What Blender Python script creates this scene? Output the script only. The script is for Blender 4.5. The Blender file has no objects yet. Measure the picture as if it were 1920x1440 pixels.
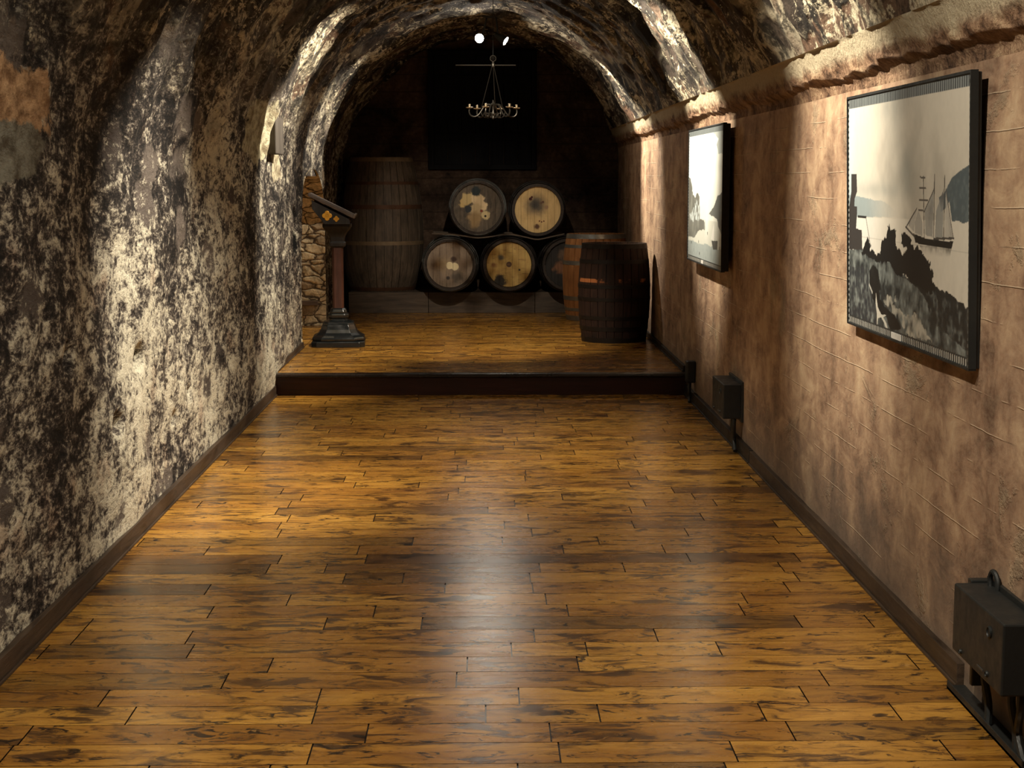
import bpy, bmesh, math, random
import numpy as np
from mathutils import Vector, Matrix
C = bpy.context.scene.collection
SC = bpy.context.scene
PI = math.pi

# ------------------------------------------------------------------ camera
cam = bpy.data.cameras.new('camera'); camo = bpy.data.objects.new('camera', cam); C.objects.link(camo)
cam.sensor_width = 36; cam.lens = 56.25; cam.clip_start = .05; cam.clip_end = 60
camo.location = (0, 0, 1.75)
camo.rotation_euler = (math.radians(90 - 7.294), 0, math.radians(-1.004))
SC.camera = camo
# ------------------------------------------------------------------ world, exposure
wd = bpy.data.worlds.new('world'); SC.world = wd; wd.use_nodes = True
wd.node_tree.nodes['Background'].inputs[0].default_value = (.02, .018, .015, 1)
SC.view_settings.view_transform = 'Standard'; SC.view_settings.look = 'None'
SC.view_settings.gamma = 1; SC.view_settings.use_curve_mapping = False
SC.view_settings.exposure = 0.0
# ------------------------------------------------------------------ ceiling lamps of the cellar and one added fill
WARM = (1, .89, .71)
def spot(loc, target, power, angle, blend=.6, color=WARM, radius=.03):
    l = bpy.data.lights.new('spot', 'SPOT'); l.energy = power; l.color = color
    l.spot_size = math.radians(angle); l.spot_blend = blend; l.shadow_soft_size = radius
    o = bpy.data.objects.new('spot_light', l); C.objects.link(o); o.location = loc
    d = Vector(target) - Vector(loc); o.rotation_euler = d.to_track_quat('-Z', 'Y').to_euler()
    return o
# wall washers towards the right
spot((.30, 16.72, 3.10), (1.66, 16.2, 2.05), 560, 60, .6)
spot((.10, 11.70, 3.22), (1.62, 11.72, 2.25), 700, 62, .6)
spot((.10, 7.25, 3.22), (1.62, 7.35, 2.15), 480, 70, .7)
spot((.10, 4.3, 3.22), (1.66, 5.4, 1.3), 170, 80, .9)
# wall washers towards the left
spot((-.16, 16.68, 3.14), (-1.7, 16.4, 1.9), 340, 64, .7)
spot((-.10, 12.6, 3.22), (-1.7, 13.2, 1.7), 560, 75, .7)
spot((-.10, 8.0, 3.22), (-1.7, 8.5, .9), 640, 66, .9)
spot((-.10, 4.3, 3.22), (-1.7, 5.2, 1.2), 130, 90, .9)
# lamps over the floor and the stage, with an added foreground fill
spot((0, 12.4, 3.3), (-.2, 15.4, .177), 720, 46, .8)
spot((0, 9.6, 3.3), (-.4, 9.9, 0), 400, 86, 1)
spot((0, 3.2, 3.3), (.1, 5.6, 0), 330, 80, 1)  # added fill to brighten the foreground, no lamp seen there
spot((.1, 13.0, 3.3), (-.1, 18.6, 1.0), 420, 30, .9)

# ------------------------------------------------------------------ helpers
def setp(o, label=None, cat=None, group=None, kind=None):
    if label: o['label'] = label
    if cat: o['category'] = cat
    if group: o['group'] = group
    if kind: o['kind'] = kind
    return o
def thing(name, label, cat, loc=(0, 0, 0), rotz=0, group=None):
    o = bpy.data.objects.new(name, None); C.objects.link(o)
    o.location = loc; o.rotation_euler = (0, 0, rotz); o.empty_display_size = .1
    return setp(o, label, cat, group)
def link(name, me, parent=None):
    o = bpy.data.objects.new(name, me); C.objects.link(o)
    if parent: o.parent = parent
    return o
def from_bm(name, bm, mat, parent=None, smooth=False, bevel=0, loc=None):
    bmesh.ops.recalc_face_normals(bm, faces=bm.faces)
    me = bpy.data.meshes.new(name); bm.to_mesh(me); bm.free()
    if smooth:
        for p in me.polygons: p.use_smooth = True
    for m in (mat if isinstance(mat, (list, tuple)) else [mat]): me.materials.append(m)
    o = link(name, me, parent)
    if loc: o.location = loc
    if bevel:
        b = o.modifiers.new('bevel', 'BEVEL'); b.width = bevel; b.segments = 2; b.limit_method = 'ANGLE'
    if smooth:
        try: me.set_sharp_from_angle(angle=math.radians(38))
        except Exception: pass
    return o
def bx(bm, x0, x1, y0, y1, z0, z1, mat=None):
    v = [bm.verts.new(p) for p in ((x0,y0,z0),(x1,y0,z0),(x1,y1,z0),(x0,y1,z0),(x0,y0,z1),(x1,y0,z1),(x1,y1,z1),(x0,y1,z1))]
    fs = [(0,3,2,1),(4,5,6,7),(0,1,5,4),(1,2,6,5),(2,3,7,6),(3,0,4,7)]
    for f in fs: bm.faces.new([v[i] for i in f])
    if mat is not None: bmesh.ops.transform(bm, matrix=mat, verts=v)
    return v
def box(name, dims, mat, parent=None, bevel=.004):
    bm = bmesh.new(); bx(bm, *dims); return from_bm(name, bm, mat, parent, bevel=bevel)
def lathe(bm, prof, n=32, caps=(True, True), poly=None, M=None):
    """prof: list of (r, z); poly gives a custom outline factor per angle"""
    rings = []
    for r, z in prof:
        ring = []
        for i in range(n):
            if poly: px, py = poly[i]; ring.append(bm.verts.new((px*r, py*r, z)))
            else:
                a = 2*PI*i/n; ring.append(bm.verts.new((r*math.cos(a), r*math.sin(a), z)))
        rings.append(ring)
    for a, b in zip(rings, rings[1:]):
        for i in range(n): bm.faces.new((a[i], a[(i+1) % n], b[(i+1) % n], b[i]))
    if caps[0]: bm.faces.new(rings[0][::-1])
    if caps[1]: bm.faces.new(rings[-1])
    vs = [v for r in rings for v in r]
    if M is not None: bmesh.ops.transform(bm, matrix=M, verts=vs)
    return vs
def tube(bm, pts, r, n=8, flat=None):
    """swept tube along pts; r number or list; flat=(a,b) scales the two cross axes"""
    pts = [Vector(p) for p in pts]; rings = []
    rs = r if isinstance(r, (list, tuple)) else [r]*len(pts)
    up = None
    for i, p in enumerate(pts):
        t = (pts[min(i+1, len(pts)-1)] - pts[max(i-1, 0)]).normalized()
        if up is None:
            up = Vector((0, 0, 1)) if abs(t.z) < .9 else Vector((1, 0, 0))
        s = t.cross(up).normalized(); up = s.cross(t).normalized()
        fa, fb = flat or (1, 1)
        rings.append([bm.verts.new(p + (s*math.cos(2*PI*k/n)*fa + up*math.sin(2*PI*k/n)*fb)*rs[i]) for k in range(n)])
    for a, b in zip(rings, rings[1:]):
        for i in range(n): bm.faces.new((a[i], a[(i+1) % n], b[(i+1) % n], b[i]))
    bm.faces.new(rings[0][::-1]); bm.faces.new(rings[-1])
def smooth_path(pts, k=6):
    pts = [Vector(p) for p in pts]; out = []
    P = [pts[0]] + pts + [pts[-1]]
    for i in range(1, len(P)-2):
        a, b, c, d = P[i-1:i+3]
        for j in range(k):
            t = j/k
            out.append(.5*((2*b) + (c-a)*t + (2*a-5*b+4*c-d)*t*t + (3*b-a-3*c+d)*t**3))
    out.append(pts[-1]); return out

# numpy value noise
_rng = np.random.RandomState(7)
_T = _rng.rand(64, 64, 64)
def vnoise(x, y, z):
    xi, yi, zi = np.floor(x).astype(int), np.floor(y).astype(int), np.floor(z).astype(int)
    fx, fy, fz = x-xi, y-yi, z-zi
    fx, fy, fz = fx*fx*(3-2*fx), fy*fy*(3-2*fy), fz*fz*(3-2*fz)
    g = lambda a, b, c: _T[(xi+a) % 64, (yi+b) % 64, (zi+c) % 64]
    l = lambda p, q, t: p+(q-p)*t
    return l(l(l(g(0,0,0), g(1,0,0), fx), l(g(0,1,0), g(1,1,0), fx), fy),
             l(l(g(0,0,1), g(1,0,1), fx), l(g(0,1,1), g(1,1,1), fx), fy), fz)
def fbm(x, y, z, oct=4, gain=.5):
    s = 0; a = 1; t = 0
    for i in range(oct):
        s = s + a*(vnoise(x*2**i + 17.3*i, y*2**i + 5.1*i, z*2**i + 9.7*i) - .5); t += a; a *= gain
    return s/t*2          # about -1..1
def sstep(a, b, x):
    t = np.clip((x-a)/(b-a), 0, 1); return t*t*(3-2*t)

def grid_mesh(name, P, mat, uv=None, keep=None, smooth=True, kind='structure', parent=None):
    ny, ns = P.shape[:2]
    idx = np.arange(ny*ns).reshape(ny, ns)
    q = np.stack([idx[:-1, :-1], idx[:-1, 1:], idx[1:, 1:], idx[1:, :-1]], -1)
    if keep is not None: q = q[keep]
    q = q.reshape(-1, 4)
    me = bpy.data.meshes.new(name)
    me.vertices.add(ny*ns); me.vertices.foreach_set('co', P.reshape(-1).astype(np.float32))
    me.loops.add(len(q)*4); me.loops.foreach_set('vertex_index', q.reshape(-1).astype(np.int32))
    me.polygons.add(len(q)); me.polygons.foreach_set('loop_start', np.arange(0, len(q)*4, 4, dtype=np.int32))
    me.polygons.foreach_set('loop_total', np.full(len(q), 4, dtype=np.int32))
    me.polygons.foreach_set('use_smooth', np.full(len(q), smooth))
    if uv is not None:
        u = me.uv_layers.new(name='UVMap'); u.data.foreach_set('uv', uv.reshape(-1, 2)[q.reshape(-1)].reshape(-1).astype(np.float32))
    me.update(calc_edges=True); me.validate()
    me.materials.append(mat)
    o = link(name, me, parent)
    if kind and parent is None: o['kind'] = kind
    return o

# ------------------------------------------------------------------ node materials
class NM:
    def __init__(s, name, rough=.8, spec=.5, metal=0):
        s.m = bpy.data.materials.new(name); s.m.use_nodes = True; s.t = s.m.node_tree
        s.b = s.t.nodes['Principled BSDF']
        s.b.inputs['Roughness'].default_value = rough; s.b.inputs['Metallic'].default_value = metal
        s.b.inputs['Specular IOR Level'].default_value = spec
    def n(s, typ, **k):
        n = s.t.nodes.new(typ)
        for a, b in k.items(): setattr(n, a, b)
        return n
    def put(s, sock, v):
        if hasattr(v, 'is_output') or isinstance(v, bpy.types.NodeSocket): s.t.links.new(v, sock)
        else:
            if sock.type == 'RGBA' and len(v) == 3: v = (*v, 1)
            sock.default_value = v
    def pos(s): return s.n('ShaderNodeNewGeometry').outputs['Position']
    def obj(s): return s.n('ShaderNodeTexCoord').outputs['Object']
    def uv(s): return s.n('ShaderNodeTexCoord').outputs['UV']
    def attr(s, name, out='Color'): return s.n('ShaderNodeAttribute', attribute_name=name).outputs[out]
    def rnd(s): return s.n('ShaderNodeObjectInfo').outputs['Random']
    def sep(s, v):
        n = s.n('ShaderNodeSeparateXYZ'); s.put(n.inputs[0], v); return n.outputs
    def comb(s, x, y, z):
        n = s.n('ShaderNodeCombineXYZ')
        for i, v in enumerate((x, y, z)): s.put(n.inputs[i], v)
        return n.outputs[0]
    def map(s, v, scale=(1, 1, 1), loc=(0, 0, 0), rot=(0, 0, 0)):
        n = s.n('ShaderNodeMapping'); s.put(n.inputs[0], v); n.inputs['Scale'].default_value = scale
        n.inputs['Location'].default_value = loc; n.inputs['Rotation'].default_value = rot; return n.outputs[0]
    def noise(s, v, scale=5, detail=4, rough=.55, dist=0, color=False):
        n = s.n('ShaderNodeTexNoise'); s.put(n.inputs['Vector'], v); n.inputs['Scale'].default_value = scale
        n.inputs['Detail'].default_value = detail; n.inputs['Roughness'].default_value = rough
        n.inputs['Distortion'].default_value = dist; return n.outputs['Color' if color else 'Fac']
    def vor(s, v, scale=5, feature='F1', out='Distance', rand=1):
        n = s.n('ShaderNodeTexVoronoi', feature=feature); s.put(n.inputs['Vector'], v)
        n.inputs['Scale'].default_value = scale; n.inputs['Randomness'].default_value = rand; return n.outputs[out]
    def ramp(s, f, stops, interp='LINEAR'):
        n = s.n('ShaderNodeValToRGB'); n.color_ramp.interpolation = interp; s.put(n.inputs[0], f)
        e = n.color_ramp.elements
        while len(e) < len(stops): e.new(.5)
        for a, (p, c) in zip(e, stops):
            a.position = p; a.color = (*c, 1) if not isinstance(c, (int, float)) else (c, c, c, 1)
        return n.outputs[0]
    def mix(s, f, a, b, mode='MIX'):
        n = s.n('ShaderNodeMix', data_type='RGBA', blend_type=mode); n.clamp_factor = True
        s.put(n.inputs[0], f); s.put(n.inputs[6], a); s.put(n.inputs[7], b); return n.outputs[2]
    def ma(s, op, a, b=0.0, c=None, clamp=False):
        n = s.n('ShaderNodeMath', operation=op, use_clamp=clamp); s.put(n.inputs[0], a); s.put(n.inputs[1], b)
        if c is not None: s.put(n.inputs[2], c)
        return n.outputs[0]
    def vadd(s, a, b):
        n = s.n('ShaderNodeVectorMath', operation='ADD'); s.put(n.inputs[0], a); s.put(n.inputs[1], b); return n.outputs[0]
    def vdist(s, a, b):
        n = s.n('ShaderNodeVectorMath', operation='DISTANCE'); s.put(n.inputs[0], a); s.put(n.inputs[1], b); return n.outputs['Value']
    def mr(s, v, a, b, c=0., d=1., smooth=True):
        n = s.n('ShaderNodeMapRange', interpolation_type='SMOOTHSTEP' if smooth else 'LINEAR')
        for i, q in enumerate((v, a, b, c, d)): s.put(n.inputs[i], q)
        return n.outputs[0]
    def bump(s, h, dist=.01, strength=1, normal=None):
        n = s.n('ShaderNodeBump'); s.put(n.inputs['Height'], h); n.inputs['Distance'].default_value = dist
        n.inputs['Strength'].default_value = strength
        if normal is not None: s.put(n.inputs['Normal'], normal)
        s.t.links.new(n.outputs[0], s.b.inputs['Normal']); return n.outputs[0]
    def col(s, c): s.put(s.b.inputs['Base Color'], c); return s
    def rough(s, c): s.put(s.b.inputs['Roughness'], c); return s

def mat_rock():
    """grimy lime-washed rock low down, rubble courses with dark joints over the vault; one surface"""
    w = NM('grimy_cellar_rock', .9, .25); P = w.pos(); uv = w.uv()
    x, y, z = w.sep(P); s_ = w.sep(uv)[1]
    big = w.noise(P, .8, 5, .6)
    med = w.noise(w.map(P, (1, .5, 1)), 3.4, 7, .68, .5)
    fine = w.noise(w.map(P, (1, .40, .9)), 19, 7, .76, .4)
    fine2 = w.noise(w.map(P, (1, .42, .9), (4, 3, 1)), 60, 3, .7)
    low = w.mr(z, 1.9, .1, -.03, .08)
    v = w.ma('ADD', w.ma('MULTIPLY', w.ma('SUBTRACT', big, .5), .8), w.ma('MULTIPLY', w.ma('SUBTRACT', med, .5), .8))
    v = w.ma('ADD', v, w.ma('MULTIPLY', w.ma('SUBTRACT', fine, .5), 1.25))
    v = w.ma('ADD', v, w.ma('MULTIPLY', w.ma('SUBTRACT', fine2, .5), .6))
    v = w.ma('ADD', w.ma('ADD', v, low), .485)
    c = w.ramp(v, [(.30, (.010, .009, .009)), (.42, (.040, .032, .028)), (.50, (.125, .105, .09)), (.57, (.36, .325, .26)), (.69, (.72, .67, .53))])
    hue = w.noise(P, 2.6, 4, .6)
    c = w.mix(w.mr(hue, .56, .70, 0, .55), c, (.60, .42, .36), 'MULTIPLY')
    # smooth grey-brown stones showing through the wash
    wob = w.noise(P, 3, 4, .6, color=True)
    pw = w.vadd(w.map(P, (1, .5, .9)), w.map(wob, (.22, .22, .22)))
    vc = w.sep(w.vor(pw, 3.6, 'F1', 'Color')); vd = w.vor(pw, 3.6, 'F1', 'Distance')
    pick = w.ma('MULTIPLY', w.mr(vc[0], .62, .66), w.mr(vd, .52, .40))
    stn = w.mix(fine, w.mix(vc[1], (.05, .042, .04), (.14, .115, .10)), w.mix(vc[1], (.10, .08, .07), (.24, .20, .17)))
    c = w.mix(w.ma('MULTIPLY', pick, w.mr(fine, .62, .50)), c, stn)
    # vault rubble
    wob = w.noise(uv, 2.4, 5, .6, color=True)
    uvw = w.vadd(uv, w.map(wob, (.34, .34, .34)))
    cells = w.map(uvw, (2.7, 3.1, 1))
    edge = w.vor(cells, 1, 'DISTANCE_TO_EDGE'); rs = w.sep(w.vor(cells, 1, 'F1', 'Color'))
    stone = w.ramp(rs[0], [(0, (.022, .018, .015)), (.35, (.06, .044, .034)), (.6, (.12, .094, .07)), (.8, (.14, .08, .05)), (1, (.26, .225, .17))])
    grain = w.noise(w.map(uv, (1.0, 1, 1)), 10, 8, .74, .8)
    stone = w.mix(1., stone, w.ramp(grain, [(.32, .15), (.5, .9), (.72, 1.9)]), 'MULTIPLY')
    mort = w.mix(w.mr(big, .42, .6), (.02, .017, .014), (.42, .37, .27))
    vlt = w.mix(w.mr(edge, .09, .02), stone, mort)
    fv = w.noise(w.map(uv, (.7, 1, 1)), 24, 6, .76)
    lime = w.ma('ADD', w.noise(w.map(P, (1, .6, 1)), 2.7, 8, .70, .5), w.ma('MULTIPLY', w.ma('SUBTRACT', fv, .5), .7))
    vlt = w.mix(w.mr(lime, .51, .59), vlt, w.mix(w.mr(fv, .35, .65), (.20, .16, .11), (.72, .64, .46)))
    dark = w.noise(P, 3.1, 7, .72, .3)
    vlt = w.mix(w.mr(dark, .50, .42, 0, .85), vlt, (.013, .011, .010))
    zone = w.mr(w.ma('ADD', s_, w.ma('MULTIPLY', w.ma('SUBTRACT', med, .5), 2.2)), 2.0, 2.9)
    c = w.mix(zone, c, vlt)
    # bare plaster patches, plus the slot's darkness painted in
    wp = w.noise(w.map(P, (1, .6, 1)), 6, 7, .68); wv = w.ma('MULTIPLY', w.ma('SUBTRACT', wp, .5), 1.5)
    def patch(y0, z0, ry, rz, colr, c, hard=.08):
        dy = w.ma('DIVIDE', w.ma('SUBTRACT', y, y0), ry); dz = w.ma('DIVIDE', w.ma('SUBTRACT', z, z0), rz)
        d = w.ma('ADD', w.ma('POWER', w.ma('ADD', w.ma('POWER', w.ma('ABSOLUTE', dy), 3.), w.ma('POWER', w.ma('ABSOLUTE', dz), 3.)), .3333), wv)
        left = w.mr(x, -.8, -1.0)
        f = w.ma('MULTIPLY', w.mr(d, 1+hard, 1-hard, 0, 1), left)
        tone = w.mix(w.mr(w.noise(w.map(P, (1, .5, 1)), 13, 7, .7), .35, .62), w.mix(1., colr, (.35, .30, .26), 'MULTIPLY'), colr)
        return w.mix(f, c, tone)
    c = patch(5.9, 2.04, .50, .13, (.60, .38, .21), c)
    c = patch(5.85, 1.85, .42, .11, (.26, .25, .20), c)
    c = patch(11.95, 2.1, .75, .22, (.60, .55, .38), c)
    c = patch(14.55, 1.28, .17, .19, (.004, .004, .004), c)  # dark inside of the slot, put into the colour
    c = patch(13.15, 1.97, .28, .24, (.62, .56, .40), c)
    w.col(c)
    h = w.ma('ADD', w.ma('MULTIPLY', med, .5), w.ma('ADD', w.ma('MULTIPLY', fine, .5), w.ma('MULTIPLY', fine2, .18)))
    hv = w.ma('ADD', w.ma('MULTIPLY', w.mr(edge, 0, .14), .5), w.ma('ADD', w.ma('MULTIPLY', grain, .5), w.ma('MULTIPLY', fv, .4)))
    hh = w.ma('ADD', w.ma('MULTIPLY', h, w.ma('SUBTRACT', 1., zone)), w.ma('MULTIPLY', hv, zone))
    w.bump(hh, .045, 1.); return w.m

def mat_rightwall():
    w = NM('board_marked_plaster', .85, .3); P = w.pos(); x, y, z = w.sep(P)
    big = w.noise(P, 1.1, 5, .6); streak = w.noise(w.map(P, (1, .8, .35)), 6, 6, .65, .3)
    med = w.noise(w.map(P, (1, .55, 1)), 6.0, 8, .70, .5); fine = w.noise(w.map(P, (1, .5, 1)), 38, 5, .7)
    v = w.ma('ADD', w.ma('MULTIPLY', big, .32), w.ma('ADD', w.ma('MULTIPLY', streak, .28), w.ma('MULTIPLY', med, .5)))
    c = w.ramp(v, [(.44, (.13, .072, .045)), (.50, (.25, .15, .096)), (.555, (.37, .235, .15)), (.615, (.50, .345, .22)), (.69, (.62, .47, .31))])
    c = w.mix(w.mr(fine, .35, .65, 0, .25), c, (.5, .38, .26))
    # greyer, dirtier band near the floor
    gz = w.ma('ADD', z, w.ma('MULTIPLY', w.ma('SUBTRACT', med, .5), .7))
    c = w.mix(w.mr(gz, .62, .1, 0, .6), c, (.17, .14, .115))
    # pitted concrete blotches
    pit = w.noise(w.map(P, (1, .7, 1)), 2.6, 7, .72, .5)
    pitf = w.mr(pit, .57, .66)
    c = w.mix(w.ma('MULTIPLY', pitf, .55), c, w.mix(fine, (.10, .07, .05), (.48, .40, .27)))
    # horizontal formwork ridges every 12 cm
    zz = w.ma('ADD', z, w.ma('MULTIPLY', w.ma('SUBTRACT', w.noise(w.comb(0., y, 0.), 1.2, 5, .6), .5), .03))
    fr = w.ma('ABSOLUTE', w.ma('SUBTRACT', w.ma('FRACT', w.ma('DIVIDE', zz, .123)), .5))
    line = w.mr(fr, .030, .004)
    row = w.ma('FLOOR', w.ma('DIVIDE', zz, .123))
    gate = w.mr(w.noise(w.comb(w.ma('MULTIPLY', row, 3.7), y, 0.), 1.1, 5, .72), .47, .56)
    line = w.ma('MULTIPLY', line, gate)
    dg = w.mr(w.noise(w.comb(w.ma('MULTIPLY', row, 5.1), y, 4.), 1.5, 2, .6), .60, .68)
    c = w.mix(w.ma('MULTIPLY', line, .6), c, w.mix(dg, (.62, .50, .36), (.08, .05, .03)))
    w.col(c)
    h = w.ma('ADD', w.ma('MULTIPLY', med, .35), w.ma('ADD', w.ma('MULTIPLY', fine, .12), w.ma('MULTIPLY', w.ma('MULTIPLY', fine, pitf), .7)))
    h = w.ma('ADD', h, w.ma('MULTIPLY', line, w.mix(dg, (.30,)*3, (-.35,)*3)))
    w.bump(h, .014, .8); return w.m

def mat_floor():
    w = NM('stained_knotty_planks', .25, .5); uv = w.uv(); a = w.attr('plank'); r = w.sep(a)
    # uv: u along the plank, v across, shifted per plank
    soft = w.noise(w.map(uv, (1.2, 5, 1)), 1.6, 4, .55, .4)
    base = w.ramp(w.ma('ADD', w.ma('MULTIPLY', soft, .75), w.ma('MULTIPLY', r[0], .26)),
                  [(.2, (.23, .092, .014)), (.42, (.39, .175, .026)), (.62, (.55, .275, .044)), (.85, (.68, .37, .072))])
    warp = w.noise(w.map(uv, (2.2, 6, 1)), 2.3, 3, .5, color=True)
    uw = w.vadd(uv, w.map(warp, (.16, .10, 0)))
    grain = w.noise(w.map(uw, (1.6, 22, 1)), 2.2, 7, .66, .3)
    base = w.mix(w.mr(grain, .48, .66, 0, .6), base, (.13, .045, .012))
    # brown smudges and near-black knots, drawn out along the grain
    smA = w.noise(w.map(uw, (2.2, 5.5, 1)), 1.5, 6, .64, 1.2)
    base = w.mix(w.mr(smA, .49, .65, 0, .90), base, (.052, .020, .007))
    kn = w.noise(w.map(uw, (4.2, 9, 1), (7, 3, 0)), 1.5, 6, .66, 1.6)
    base = w.mix(w.mr(kn, .57, .645, 0, .97), base, (.014, .007, .004))
    hi = w.noise(w.map(uw, (5, 12, 1), (1, 9, 0)), 1.4, 5, .64, 1.4)
    base = w.mix(w.mr(hi, .62, .74, 0, .5), base, (.66, .37, .12))
    # some boards are stained far darker
    base = w.mix(w.ma('MULTIPLY', r[1], .85), base, w.mix(1., base, (.22, .19, .20), 'MULTIPLY'))
    c = w.mix(w.n('ShaderNodeAttribute', attribute_name='gap').outputs['Fac'], base, (.006, .004, .003))
    w.col(c)
    w.rough(w.mr(smA, .3, .7, .30, .22, False))
    w.bump(w.ma('ADD', grain, w.ma('MULTIPLY', smA, -.8)), .002, .35)
    w.b.inputs['Coat Weight'].default_value = .15; w.b.inputs['Coat Roughness'].default_value = .22
    return w.m

def mat_wood(name, dark, light, scale=1., axis='z', rough=.6, spec=.4, rv=.3, bumpd=.004, plank=0):
    w = NM(name, rough, spec); P = w.obj()
    P = w.vadd(P, w.map(w.comb(w.rnd(), w.rnd(), w.rnd()), (7, 7, 7)))
    sc = {'z': (14, 14, 1.3), 'x': (1.3, 14, 14), 'y': (14, 1.3, 14)}[axis]
    g = w.noise(w.map(P, sc), 2.2*scale, 7, .65, .5); b = w.noise(P, 3*scale, 5, .6)
    v = w.ma('ADD', w.ma('MULTIPLY', g, .65), w.ma('MULTIPLY', b, .4))
    c = w.ramp(v, [(.36, dark), (.66, light)])
    w.col(c); w.bump(g, bumpd, .8); w.rough(w.mr(b, .3, .7, rough-.08, rough+.12)); return w.m
def mat_plain(name, col, rough=.6, metal=0, spec=.5, nv=.35, scale=14, bumpd=.002):
    w = NM(name, rough, spec, metal); P = w.obj(); n = w.noise(P, scale, 5, .6)
    w.col(w.mix(w.mr(n, .3, .7, 0, nv), col, tuple(q*.45 for q in col))); w.bump(n, bumpd, .6)
    w.rough(w.mr(n, .3, .7, rough-.07, rough+.1)); return w.m

M = {}
M['left'] = M['vault'] = mat_rock(); M['right'] = mat_rightwall(); M['floor'] = mat_floor()
M['skirt'] = mat_wood('dark_skirting_wood', (.018, .011, .007), (.085, .055, .035), axis='y', rough=.55)
M['skirtdark'] = mat_wood('black_skirting_wood', (.006, .005, .004), (.03, .022, .017), axis='y', rough=.5)
M['riser'] = mat_wood('red_brown_riser', (.022, .006, .004), (.05, .014, .009), axis='x', rough=.38)
M['nose'] = mat_wood('black_brown_nosing', (.006, .004, .003), (.03, .016, .01), axis='x', rough=.28)
M['iron'] = mat_plain('wrought_iron', (.07, .062, .052), .38, .85)
M['ironlit'] = mat_plain('lamplit_iron_pan', (.55, .45, .30), .35, .9)  # iron pans; the lamplight on them is put into this brighter colour
M['black'] = mat_plain('black_painted_metal', (.016, .018, .018), .48, 0, .5, .3, 30)
M['blackgrey'] = mat_plain('dusty_black_metal', (.018, .020, .020), .5, 0, .4, .5, 20)
M['gloss'] = mat_plain('gloss_black_lacquer', (.010, .012, .013), .16, 0, .8, .3, 8, .0006)
M['post'] = mat_wood('red_mahogany', (.018, .006, .004), (.075, .026, .015), axis='z', rough=.4)
M['desk'] = mat_wood('worn_brown_desk_wood', (.05, .034, .026), (.16, .115, .09), axis='x', rough=.5)
M['darkwood'] = mat_wood('near_black_wood', (.006, .005, .005), (.028, .022, .018), axis='z', rough=.5)
M['brass'] = mat_plain('gilded_emblem', (.85, .42, .05), .35, .25, .5, .3)
M['white'] = mat_plain('caption_paper', (.75, .74, .70), .6)

# ------------------------------------------------------------------ tunnel surfaces
CX, CZ, RV = -.03, 1.78, 1.68
def rock(x, y, z, amp=1.):
    return amp*(.055*fbm(x*.7, y*.7, z*.7, 2) + .030*fbm(x*2.6+3, y*2.6, z*2.6, 3) + .016*fbm(x*7, y*4+5, z*7, 3, .6))
ys = np.concatenate([np.arange(-3, 4, .2), np.arange(4, 19.98, .03), [19.98]])
# left wall -------------------------------------------------------
zs = np.linspace(-.02, CZ, 64)
Y, Z = np.meshgrid(ys, zs, indexing='ij'); X = np.full_like(Y, -1.71)
def open_top(y):
    t = np.clip(1 - np.abs((y-16.2)/1.15)**2.3, 0, 1)**.5
    return 1.30 + .55*t
def edge_fade(y, z):
    """0 at the mouth of the doorway, 1 away from it"""
    dy = np.maximum(np.maximum(15.05-y, y-17.35), 0); dz = np.maximum(z-open_top(y), 0)
    return sstep(.0, .12, np.sqrt(dy**2+dz**2))
D = rock(X, Y, Z) * (.15+.85*sstep(.0, .35, Z)) * (.25+.75*edge_fade(Y, Z))
# a deep slot beside the doorway, a few open holes and a hollow in the lower wall
def hole(D, y0, z0, ry, rz, dep):
    r = np.sqrt(((Y-y0)/ry)**2+((Z-z0)/rz)**2) + .25*fbm(Y*9, Z*9, Z*0+2, 2)
    return D - dep*sstep(1.15, .6, r)
D = hole(D, 14.55, 1.28, .15, .20, .30)
D = hole(D, 8.05, .86, .10, .06, .22)
D = hole(D, 6.6, 1.02, .10, .05, .05)
D = hole(D, 9.3, .52, .05, .03, .06); D = hole(D, 8.9, .42, .05, .035, .06); D = hole(D, 7.4, .62, .12, .05, .05)
splay = -.05*sstep(13, 20, Y)
Pw = np.stack([X + D + splay, Y, Z], -1)
yc = (Y[:-1, :-1]+Y[1:, 1:])/2; zc = (Z[:-1, :-1]+Z[1:, 1:])/2
keep = ~((yc > 15.05) & (yc < 17.35) & (zc < open_top(yc)))
grid_mesh('wall_left', Pw, M['left'], np.stack([Y, Z], -1), keep)
# vault -----------------------------------------------------------
A0, A1 = PI, math.radians(20.0)
an = np.linspace(A0, A1, 150)
Yv, Av = np.meshgrid(ys, an, indexing='ij')
Xc, Zc = CX + RV*np.cos(Av), CZ + RV*np.sin(Av)
Dv = rock(Xc, Yv, Zc, 1.15)
rough = sstep(PI, PI-.45, Av)          # rubble courses stand proud towards the crown
st = (fbm(Yv*5.5, (PI-Av)*RV*2.6, Yv*0+1, 2, .5)); st2 = fbm(Yv*13, (PI-Av)*RV*5, Yv*0+3, 2)
Dv = Dv + rough*(.030*np.clip(st*2.2, -.7, .7) + .012*st2)
fadeR = sstep(A1, A1+.1, Av)
Dv = Dv*(.4+.6*fadeR)
Xd = Xc - Dv*np.cos(Av) + np.where(Av > PI/2, 1, 0)*(-.05*sstep(13, 20, Yv))*sstep(PI/2, PI, Av)
Zd = Zc - Dv*np.sin(Av)
Pv = np.stack([Xd, Yv, Zd], -1)
# share the seam with the left wall
Pv[:, 0, :] = Pw[:, -1, :]
for k in range(1, 7):
    t = k/7; lin = Pw[:, -1, :]*(1-t) + Pv[:, 7, :]*t
    Pv[:, k, 0] = Pv[:, k, 0]*t + (CX + RV*math.cos(an[k]) + (Pw[:, -1, 0]+1.71))*(1-t)
grid_mesh('ceiling', Pv, M['vault'], np.stack([Yv, CZ + (PI-Av)*RV], -1))
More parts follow.
